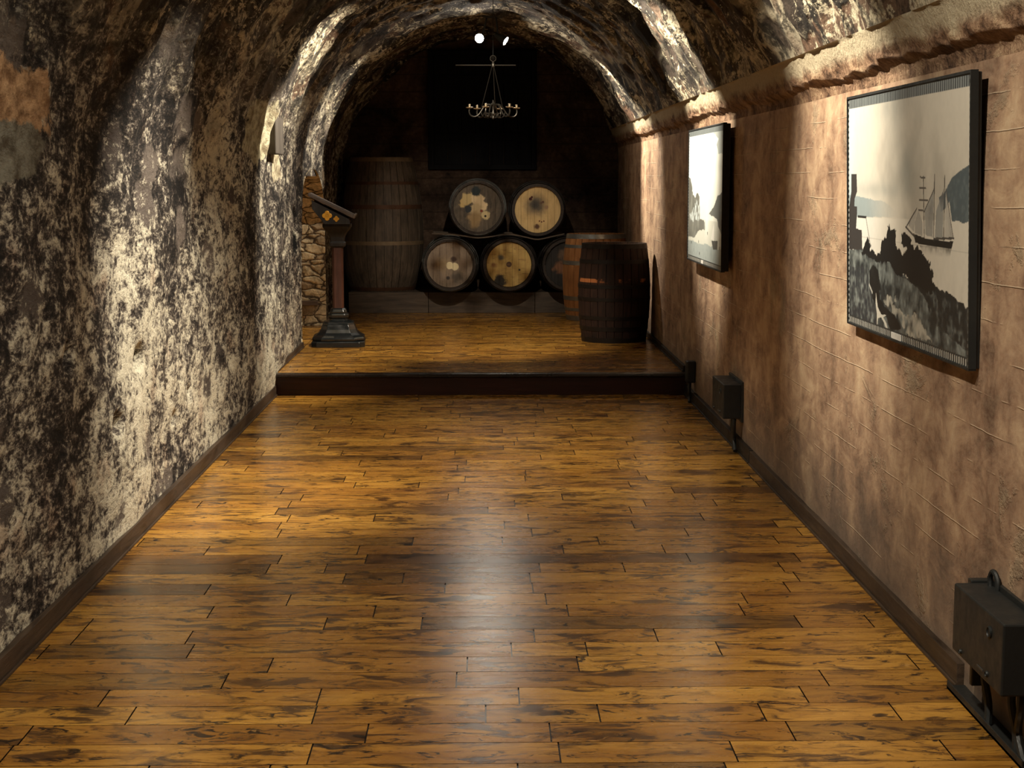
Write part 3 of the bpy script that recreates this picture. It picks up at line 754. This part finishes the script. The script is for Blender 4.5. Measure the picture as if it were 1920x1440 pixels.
# ------------------------------------------------------------------ chandelier
ch = thing('chandelier', 'small wrought iron candle chandelier hanging over the stage', 'chandelier', (.088, 15.0, 2.30))
bm = bmesh.new(); tube(bm, [(0, 0, 1.19), (0, 0, .585)], .0035, 6); from_bm('hanging_rod', bm, M['black'], ch, smooth=True)
bm = bmesh.new(); rp = [(.026*math.sin(2*PI*i/22), 0, .553-.026*math.cos(2*PI*i/22)*1.0) for i in range(23)]
tube(bm, rp, .005, 8); tube(bm, [(.010*math.sin(2*PI*i/14), .004, .556+.010*math.cos(2*PI*i/14)) for i in range(15)], .003, 6)
from_bm('top_ring', bm, M['iron'], ch, smooth=True)
bm = bmesh.new(); tube(bm, [(-.345, 0, .492), (.21, 0, .492)], .0055, 8); from_bm('cross_bar', bm, M['iron'], ch, smooth=True)
bm = bmesh.new(); lathe(bm, [(.006, .47), (.016, .478), (.018, .492), (.014, .51), (.006, .53)], 14); from_bm('collar', bm, M['iron'], ch, smooth=True)
for ang in (200, 80, 320):
    a = math.radians(ang); bm = bmesh.new()
    tube(bm, [(.01*math.cos(a), .01*math.sin(a), .48), (.115*math.cos(a), .115*math.sin(a), .10)], .0075, 6, (1, .5)); from_bm('hanger_strap', bm, M['iron'], ch, smooth=True)
bm = bmesh.new(); lathe(bm, [(.004, .0), (.016, .012), (.010, .03), (.018, .05), (.008, .075), (.012, .125), (.022, .14), (.010, .155), (.004, .175)], 14); from_bm('centre_stem', bm, M['iron'], ch, smooth=True)
for i in range(6):
    a = math.radians(12+60*i); ca, sa = math.cos(a), math.sin(a)
    prof = [(.012, .125), (.05, .135), (.085, .115), (.115, .07), (.145, .035), (.18, .022), (.212, .035), (.226, .065), (.222, .098)]
    bm = bmesh.new(); tube(bm, smooth_path([(r*ca, r*sa, z) for r, z in prof], 5), .0065, 8)
    arm = from_bm('arm', bm, M['iron'], ch, smooth=True)
    bm = bmesh.new(); sc = [(.115, .068), (.10, .03), (.07, .015), (.045, .03), (.05, .055), (.068, .052)]
    tube(bm, smooth_path([(r*ca, r*sa, z) for r, z in sc], 5), .0045, 7); from_bm('scroll', bm, M['iron'], arm, smooth=True)
    Mx = Matrix.Translation((.222*ca, .222*sa, 0)); bm = bmesh.new()
    lathe(bm, [(.006, .096), (.030, .100), (.036, .108), (.033, .109), (.008, .104)], 18, M=Mx)
    lathe(bm, [(.011, .104), (.012, .135), (.009, .136)], 14, M=Mx)
    from_bm('candle_pan', bm, M['ironlit'], arm, smooth=True)

# ------------------------------------------------------------------ twin spotlight on the crown
em = NM('lit_lamp_lens', .3); em.b.inputs['Base Color'].default_value = (1, 1, 1, 1)
em.b.inputs['Emission Color'].default_value = (1, .90, .76, 1); em.b.inputs['Emission Strength'].default_value = 420
sp = thing('ceiling_spotlight', 'pair of lit black spotlights on one mount at the vault crown', 'spotlight', (.10, 16.85, 3.40))
bm = bmesh.new(); bx(bm, -.10, .10, -.04, .04, .0, .05); from_bm('mount', bm, M['black'], sp, bevel=.01)
def lamp_head(pos, tgt, lens_r):
    d = (Vector(tgt)).normalized(); q = d.to_track_quat('Z', 'Y').to_matrix().to_4x4()
    Mx = Matrix.Translation(pos) @ q
    bm = bmesh.new(); lathe(bm, [(.014, -.135), (.024, -.13), (.030, -.09), (.045, -.04), (.052, .0), (.052, .006), (.047, .006), (.044, -.004)], 26, (True, False), M=Mx)
    hd = from_bm('lamp_head', bm, M['black'], sp, smooth=True)
    bm = bmesh.new(); lathe(bm, [(lens_r, .0), (lens_r*.6, .004), (.004, .006)], 24, (True, True), M=Mx)
    from_bm('lens', bm, em.m, hd, smooth=True)
    bm = bmesh.new(); p = Vector(pos) - d*.09
    tube(bm, smooth_path([(p.x*.55, p.y*.5+.0, .01), (p.x*.75, p.y*.7, -.08), tuple(p)], 5), .010, 8); from_bm('arm', bm, M['black'], sp, smooth=True)
lamp_head((-.14, -.10, -.215), (-.30, -1, -.20), .043)
lamp_head((.125, -.10, -.24), (1.0, -.36, -.62), .043)

# ------------------------------------------------------------------ pictures on the right wall
def inpoly(U, V, poly):
    r = np.zeros(U.shape, bool); n = len(poly)
    for i in range(n):
        x1, y1 = poly[i]; x2, y2 = poly[(i+1) % n]
        if y1 == y2: continue
        c = ((V > y1) != (V > y2)) & (U < (x2-x1)*(V-y1)/(y2-y1)+x1); r ^= c
    return r
def seg(U, V, p, q, asp):
    ax, ay = p[0]*asp, p[1]; bx_, by_ = q[0]*asp, q[1]; dx, dy = bx_-ax, by_-ay
    t = np.clip(((U*asp-ax)*dx+(V-ay)*dy)/(dx*dx+dy*dy), 0, 1); return np.hypot(U*asp-ax-t*dx, V-ay-t*dy)
def picture(yfar, ynear, z0, z1, paint, label, seed, dep=.075, tilt=0.):
    W, Hh = yfar-ynear, z1-z0
    t = thing('framed_picture', label, 'picture', (1.655-(dep-.075), (yfar+ynear)/2, (z0+z1)/2), 0, 'seascape panels on the right wall')
    t.rotation_euler = (0, tilt, 0); cut = .075-dep
    # deep black tray; outer face at x=-.075
    bm = bmesh.new(); bx(bm, -.071, -.028-(.012 if cut else 0), -W/2, W/2, -Hh/2, Hh/2); from_bm('backing_panel', bm, M['black'], t, bevel=.003)
    for yy in (-W*.3, W*.3): box('wall_bracket', (-.05, -.02 if cut else .004, yy-.03, yy+.03, Hh*.2, Hh*.3), M['black'], t, 0)
    nu, nv = 520, 290
    U, V = np.meshgrid(np.linspace(0, 1, nu), np.linspace(0, 1, nv), indexing='ij')
    Pp = np.stack([np.full_like(U, -.0735), W/2-U*W, -Hh/2+V*Hh], -1)
    col = paint(U, V, W/Hh)
    wm = NM('printed_picture', .34, .45); wm.col(wm.attr('print')); wm.b.inputs['Roughness'].default_value = .42
    o = grid_mesh('print', Pp, wm.m, parent=t, smooth=False)
    ca = o.data.color_attributes.new('print', 'FLOAT_COLOR', 'POINT')
    ca.data.foreach_set('color', np.concatenate([col, np.ones(col.shape[:2]+(1,))], -1).reshape(-1).astype(np.float32))
    # caption plate at the lower edge
    box('caption_plate', (-.0765, -.0735, -.01, .13 if seed == 1 else .10, -Hh/2+.004, -Hh/2+.028), M['white'], t, 0)
    # rope-like beads along the frame edge
    bm = bmesh.new(); xo = -.0735
    def rail(ya, yb, za, zb): bx(bm, xo-.006, xo+.02, ya, yb, za, zb)
    e = .010
    rail(-W/2-.004, W/2+.004, Hh/2-.004, Hh/2+.006); rail(-W/2-.004, W/2+.004, -Hh/2-.006, -Hh/2+.002)
    rail(-W/2-.006, -W/2+.004, -Hh/2, Hh/2); rail(W/2-.004, W/2+.006, -Hh/2, Hh/2)
    from_bm('frame', bm, M['blackgrey'], t)
    return t
def L(c): return np.array(c, float)
def comp(col, m, c, f=1.):
    m = m.astype(float)*f; return col*(1-m[..., None]) + L(c)*m[..., None]
def border(col, U, V, asp, tick=70):
    tb = 1-V < .045
    col = comp(col, tb, (.05, .06, .065)); tk = (np.modf(U*tick)[0] < .42)
    col = comp(col, tb & tk & (1-V > .010), (.26, .29, .29))
    bb = V < .035; col = comp(col, bb, (.035, .04, .042)); col = comp(col, bb & tk & (V > .005) & (V < .03), (.50, .50, .46))
    sb = U > .985; col = comp(col, sb, (.05, .055, .055)); col = comp(col, sb & (np.modf(V*42)[0] < .5), (.45, .45, .42))
    sl = U < .008; col = comp(col, sl, (.05, .055, .055)); col = comp(col, sl & (np.modf(V*42)[0] < .5), (.5, .52, .5))
    return col
def paint_ship(U, V, asp):
    n = lambda s, k=3, o=0.: fbm(U*asp*s+o, V*s, U*0+o, k)
    big = n(3, 4, 1.); fine = n(44, 4, 3.); mid = n(12, 4, 2.)
    sky = np.ones(U.shape+(3,))*L((.66, .62, .53))
    cl = sstep(.0, .7, big+.5*n(7, 3, 9.)); sky = sky*(1-cl[..., None]*.25)
    sky = comp(sky, np.ones_like(U), (.72, .72, .66), sstep(.35, 0, U)*.8)
    sky = comp(sky, np.ones_like(U), (.52, .66, .72), sstep(.085, .02, U + .03*big)*.9)
    for (cu, cv, ru, rv, f) in ((.42, .93, .16, .05, .35), (.55, .68, .07, .08, .5), (.30, .60, .26, .03, .45), (.60, .50, .35, .03, .0), (.45, .86, .05, .08, .2)):
        g = np.exp(-(((U-cu)/ru)**2+((V-cv)/rv)**2)) * (1+.6*mid); sky = comp(sky, np.ones_like(U), (.30, .33, .31), np.clip(g*f, 0, 1))
    col = sky
    m = inpoly(U+.006*mid, V+.01*mid, [(0,.57),(.146,.566),(.249,.557),(.364,.551),(.439,.52),(.50,.49),(0,.477)])
    col = comp(col, m, (.26, .34, .37), .85*sstep(.52, .15, U)); col = comp(col, m, (.16, .21, .23), np.clip(mid, 0, 1)*.6*sstep(.5, .2, U))
    hor = .475+.028*U; wat = V < hor
    col = comp(col, wat, (.70, .66, .57)); col = comp(col, wat, (.80, .80, .76), sstep(.45, .1, U)*.8)
    col = comp(col, wat, (.45, .42, .36), np.clip(n(30, 3, 5.)*sstep(.35, .2, V), 0, 1)*.5)
    col = comp(col, np.abs(V-(.395)) < .002, (.45, .43, .38), .6)
    m = inpoly(U+.004*fine, V+.008*mid, [(.789,.58),(.837,.603),(.882,.651),(.915,.668),(.99,.695),(1.0,.499),(.879,.495),(.861,.564),(.834,.541),(.807,.525)])
    col = comp(col, m, (.085, .115, .13)); col = comp(col, m, (.17, .21, .22), np.clip(fine, 0, 1))
    # ship
    m = inpoly(U, V, [(.649,.397),(.878,.401),(.866,.365),(.682,.362)]); col = comp(col, m, (.16, .15, .13), np.clip(.55+fine, 0, 1)*sstep(.36, .40, V))
    greys = [(.42,.41,.37),(.36,.35,.32),(.30,.30,.28),(.26,.27,.26),(.48,.46,.41)]
    S = [[(.628,.534),(.563,.476),(.563,.465),(.606,.443),(.612,.483)],[(.641,.527),(.612,.483),(.614,.44),(.671,.431),(.671,.482)],[(.754,.602),(.687,.532),(.694,.437),(.747,.432)],[(.823,.611),(.77,.528),(.762,.426),(.817,.426)],[(.837,.6),(.831,.43),(.886,.438)]]
    for s, g in zip(S, greys):
        m = inpoly(U, V, s); col = comp(col, m, g, .85); col = comp(col, m, (.08, .085, .09), np.clip(mid*1.5, 0, 1)*.8)
    m = inpoly(U, V, [(.599,.437),(.617,.404),(.665,.398),(.878,.401),(.89,.428),(.842,.423),(.694,.425)]); col = comp(col, m, (.012, .012, .012))
    for p, q in [((.676,.653),(.685,.425)),((.758,.659),(.754,.421)),((.829,.654),(.824,.423)),((.539,.459),(.615,.424)),((.755,.427),(.893,.438))]: col = comp(col, seg(U, V, p, q, asp) < .0042, (.07, .065, .06))
    for p, q in [((.652,.651),(.689,.648)),((.647,.612),(.696,.609)),((.646,.567),(.71,.565)),((.641,.529),(.688,.525)),((.628,.534),(.547,.462)),((.754,.606),(.688,.529)),((.837,.607),(.889,.438))]: col = comp(col, seg(U, V, p, q, asp) < .0034, (.11, .10, .09))
    # headland
    m = inpoly(U+.008*fine, V+.008*fine, [(-.02,.327),(.145,.339),(.294,.308),(.398,.309),(.577,.257),(.766,.256),(.781,.249),(.854,.243),(.91,.225),(.965,.211),(1.02,.19),(1.02,-.02),(-.02,-.02)])
    g = np.clip(.5+.9*n(16, 4, 4.)+.5*fine, 0, 1)[..., None]
    g = g**1.6; gr = L((.022, .028, .031))*(1-g)+L((.24, .27, .26))*g; col = np.where(m[..., None], gr, col)
    gl = inpoly(U+.02*mid, V+.02*mid, [(.014,.263),(.207,.259),(.315,.144),(.282,.035),(.0,.0)]); col = comp(col, gl, (.035, .04, .048), np.clip(.6-fine, 0, 1))
    sp_ = inpoly(U+.02*mid, V+.01*fine, [(.509,.261),(.628,.234),(.70,.19),(.768,.118),(1.0,.05),(1.0,.205),(.91,.225),(.854,.243),(.751,.257),(.626,.258)]); col = comp(col, sp_, (.018, .021, .023), np.clip(.92-.8*fine, 0, 1))
    pa = inpoly(U+.03*mid, V+.018*fine, [(.322,.171),(.48,.171),(.418,.141),(.553,.112),(.634,.132),(.757,.051),(.575,.034),(.521,.066),(.421,.108),(.334,.147)]); col = comp(col, pa, (.50, .48, .41), np.clip(.35+1.6*n(24, 4, 33.), 0, 1))
    m = inpoly(U+.022*fine, V+.016*n(44, 4, 31.), [(.398,.466),(.418,.436),(.440,.44),(.458,.438),(.466,.377),(.512,.348),(.529,.353),(.544,.379),(.5,.392),(.512,.409),(.498,.433),(.531,.447),(.574,.425),(.584,.398),(.618,.381),(.633,.394),(.683,.366),(.7,.345),(.722,.35),(.728,.324),(.748,.296),(.766,.256),(.761,.221),(.578,.245),(.542,.274),(.491,.26),(.437,.279),(.399,.305),(.295,.299),(.141,.321),(.15,.34),(.175,.369),(.199,.397),(.232,.346),(.273,.332),(.326,.337),(.328,.38),(.364,.412),(.381,.438)])
    col = comp(col, m, (.010, .011, .012))
    fg = inpoly(U+.008*fine, V+.008*fine, [(.218,.255),(.25,.285),(.297,.268),(.319,.218),(.315,.144),(.374,.118),(.448,.104),(.505,.055),(.416,.031),(.376,.08),(.308,.091),(.245,.144),(.222,.194)]); col = comp(col, fg, (.008, .009, .01), .95)
    col = comp(col, inpoly(U, V, [(.278,.174),(.297,.111),(.328,.085),(.376,.088),(.348,.075),(.378,.054),(.388,.035),(.375,.03),(.354,.055),(.329,.073),(.3,.064),(.293,.032),(.287,.035),(.289,.079),(.277,.121)]), (.66, .64, .56))
    col = comp(col, seg(U, V, (.215, .195), (.245, .165), asp) < .006, (.5, .5, .46))
    tw = inpoly(U, V, [(.032,.667),(.087,.665),(.092,.59),(.067,.558),(.063,.526),(.091,.524),(.092,.499),(.081,.426),(.14,.425),(.145,.339),(0.,.329),(0.,.496),(.032,.589)]); col = comp(col, tw, (.045, .042, .042))
    col = comp(col, inpoly(U, V, [(.099,.487),(.188,.487),(.183,.475),(.099,.475)]), (.03, .03, .03)); col = comp(col, seg(U, V, (.183,.476), (.227,.36), asp) < .004, (.2, .2, .19))
    return border(np.clip(col*(1+.05*fine[..., None]), 0, 1), U, V, asp)
def paint_falls(U, V, asp):
    n = lambda s, k=3, o=0.: fbm(U*asp*s+o, V*s, U*0+o, k)
    mid = n(10, 4, 21.); fine = n(36, 4, 23.)
    col = np.ones(U.shape+(3,))*L((.74, .76, .70)); col = comp(col, np.ones_like(U), (.62, .68, .72), sstep(.18, .0, U)*.8)
    m = inpoly(U+.02*mid, V+.02*mid, [(.713,.951),(1.02,.975),(1.02,.80),(.869,.80),(.808,.861),(.864,.897)]); col = comp(col, m, (.26, .30, .30), .75)
    col = comp(col, np.ones_like(U), (.42, .45, .43), np.exp(-(((U-.93)/.1)**2+((V-.72)/.05)**2))*.45)
    wat = V < .33; col = comp(col, wat, (.60, .62, .56))
    m = inpoly(U+.02*fine, V+.02*mid, [(-.02,.64),(.06,.63),(.104,.575),(.15,.50),(.206,.49),(.30,.52),(.347,.495),(.376,.335),(.528,.315),(.531,.26),(.343,.239),(.207,.183),(-.02,.177)])
    col = comp(col, m, (.15, .155, .14)); col = comp(col, m, (.30, .31, .28), np.clip(mid, 0, 1))
    m = inpoly(U+.04*fine, V+.04*mid, [(.232,.449),(.369,.457),(.396,.327),(.054,.311),(.03,.37),(.194,.4)]); col = comp(col, m, (.62, .70, .70), np.clip(.35+1.5*fine, 0, 1))
    m = inpoly(U+.014*fine, V+.014*mid, [(1.02,.55),(.944,.524),(.864,.509),(.768,.428),(.633,.374),(.857,.348),(.893,.298),(1.02,.232)]); col = comp(col, m, (.13, .14, .135)); col = comp(col, m, (.32, .34, .32), np.clip(fine+mid, 0, 1)*.8)
    col = comp(col, np.ones_like(U), (.80, .80, .76), np.exp(-(((U-.58)/.05)**2+((V-.35)/.12)**2))*.9)
    col = comp(col, V < .15+.02*mid, (.30, .36, .37), .8); col = comp(col, V < .15, (.16, .20, .21), np.clip(fine, 0, 1)*.7)
    col = comp(col, inpoly(U, V, [(.72,.19),(.885,.20),(.878,.14),(.769,.131)]), (.10, .105, .10))
    col = comp(col, inpoly(U, V, [(.70,.20),(.79,.33),(.80,.195)]), (.75, .75, .70)); col = comp(col, seg(U, V, (.80,.33), (.80,.18), asp) < .004, (.2, .2, .2))
    for p in [(.605,.236),(.348,.157),(.117,.138),(.934,.151),(.382,.072)]: col = comp(col, np.hypot((U-p[0])*asp, V-p[1]) < .013, (.04, .045, .045))
    return border(np.clip(col*(1+.05*fine[..., None]), 0, 1), U, V, asp)
picture(7.085, 5.292, 1.121, 2.102, paint_ship, 'large black and white print nearest the camera, sailing ship in a bay beyond dark firs', 1, .045, math.radians(-1.6))
picture(12.42, 10.63, 1.14, 2.115, paint_falls, 'farther black and white print on the right wall, pale sky over cliffs and water', 2)

# ------------------------------------------------------------------ black boxes low on the right wall
def wall_box(y0, label, big):
    """metal box hung on the wall, y from y0 to y0+.5"""
    t = thing('wall_box', label, 'metal box', (1.66, y0, .22), 0, 'black boxes on the right wall')
    L_ = .50
    bm = bmesh.new(); bx(bm, -.125, -.008, 0, L_, 0, .222); from_bm('housing', bm, M['blackgrey'], t, bevel=.006)
    bm = bmesh.new(); bx(bm, -.012, .012, -.025, L_+.02, -.02, .24); from_bm('back_plate', bm, M['black'], t, bevel=.002)
    def disc(name, y, z, r, x=-.125):
        Mx = Matrix.Translation((x, y, z)) @ Matrix.Rotation(-PI/2, 4, 'Y'); bm = bmesh.new()
        lathe(bm, [(r, -.004), (r, .004), (r*.8, .007), (r*.72, .003), (.002, .003)], 20, M=Mx); return from_bm(name, bm, M['blackgrey'], t, smooth=True)
    disc('lock_cover', .12, .165, .019); disc('lock_cover', .13, .03, .010); disc('lock_cover', .40, .02, .008)
    bm = bmesh.new(); bx(bm, -.128, -.124, .17, .23, .025, .031); from_bm('label_strip', bm, M['greyhoop'], t)
    # cables falling from the underside to the floor
    for k, yy in enumerate((.05, .13, .40) if big else (.04, .10)):
        bm = bmesh.new(); tube(bm, smooth_path([(-.045, yy, .01), (-.05, yy-.01, -.06), (-.04, yy-.03*(1 if k else -1), -.14), (-.045, yy-.05, -.206)], 6), .013, 8); from_bm('cable', bm, M['black'], t, smooth=True)
    if big:
        bm = bmesh.new(); bx(bm, -.07, .0, .50, .535, -.03, .23); bx(bm, -.055, .0, .505, .53, -.13, -.03); from_bm('junction_plate', bm, M['black'], t, bevel=.004)
        bm = bmesh.new(); tube(bm, smooth_path([(-.02, .45, .2), (-.02, .46, .25), (-.02, .43, .275), (-.015, .40, .25), (-.02, .39, .2)], 6), .009, 8); from_bm('cable_loop', bm, M['black'], t, smooth=True)
    return t
wall_box(4.58, 'black metal box nearest the camera, low on the right wall below the ship picture', True)
wall_box(10.15, 'black metal box low on the right wall just before the stage step', False)
def channel(y0, y1, label):
    bm = bmesh.new(); bx(bm, 1.60, 1.69, y0, y1, 0, .012); bx(bm, 1.60, 1.606, y0, y1, 0, .03)
    o = from_bm('cable_tray', bm, M['black'], bevel=.002); setp(o, label, 'cable tray', 'cable trays on the floor edge')
channel(4.56, 5.34, 'black metal cable tray on the floor edge under the nearest black box')
t = thing('cable_socket', 'small black socket with a cable on the right wall at the stage corner', 'socket', (1.655, 12.5, .10))
bm = bmesh.new(); bx(bm, -.065, 0.01, -.05, .06, .06, .23); from_bm('housing', bm, M['black'], t, bevel=.012)
bm = bmesh.new(); tube(bm, smooth_path([(-.035, 0, .065), (-.04, -.03, .0), (-.035, -.02, -.05), (-.04, -.06, -.088)], 6), .014, 8); from_bm('cable', bm, M['black'], t, smooth=True)
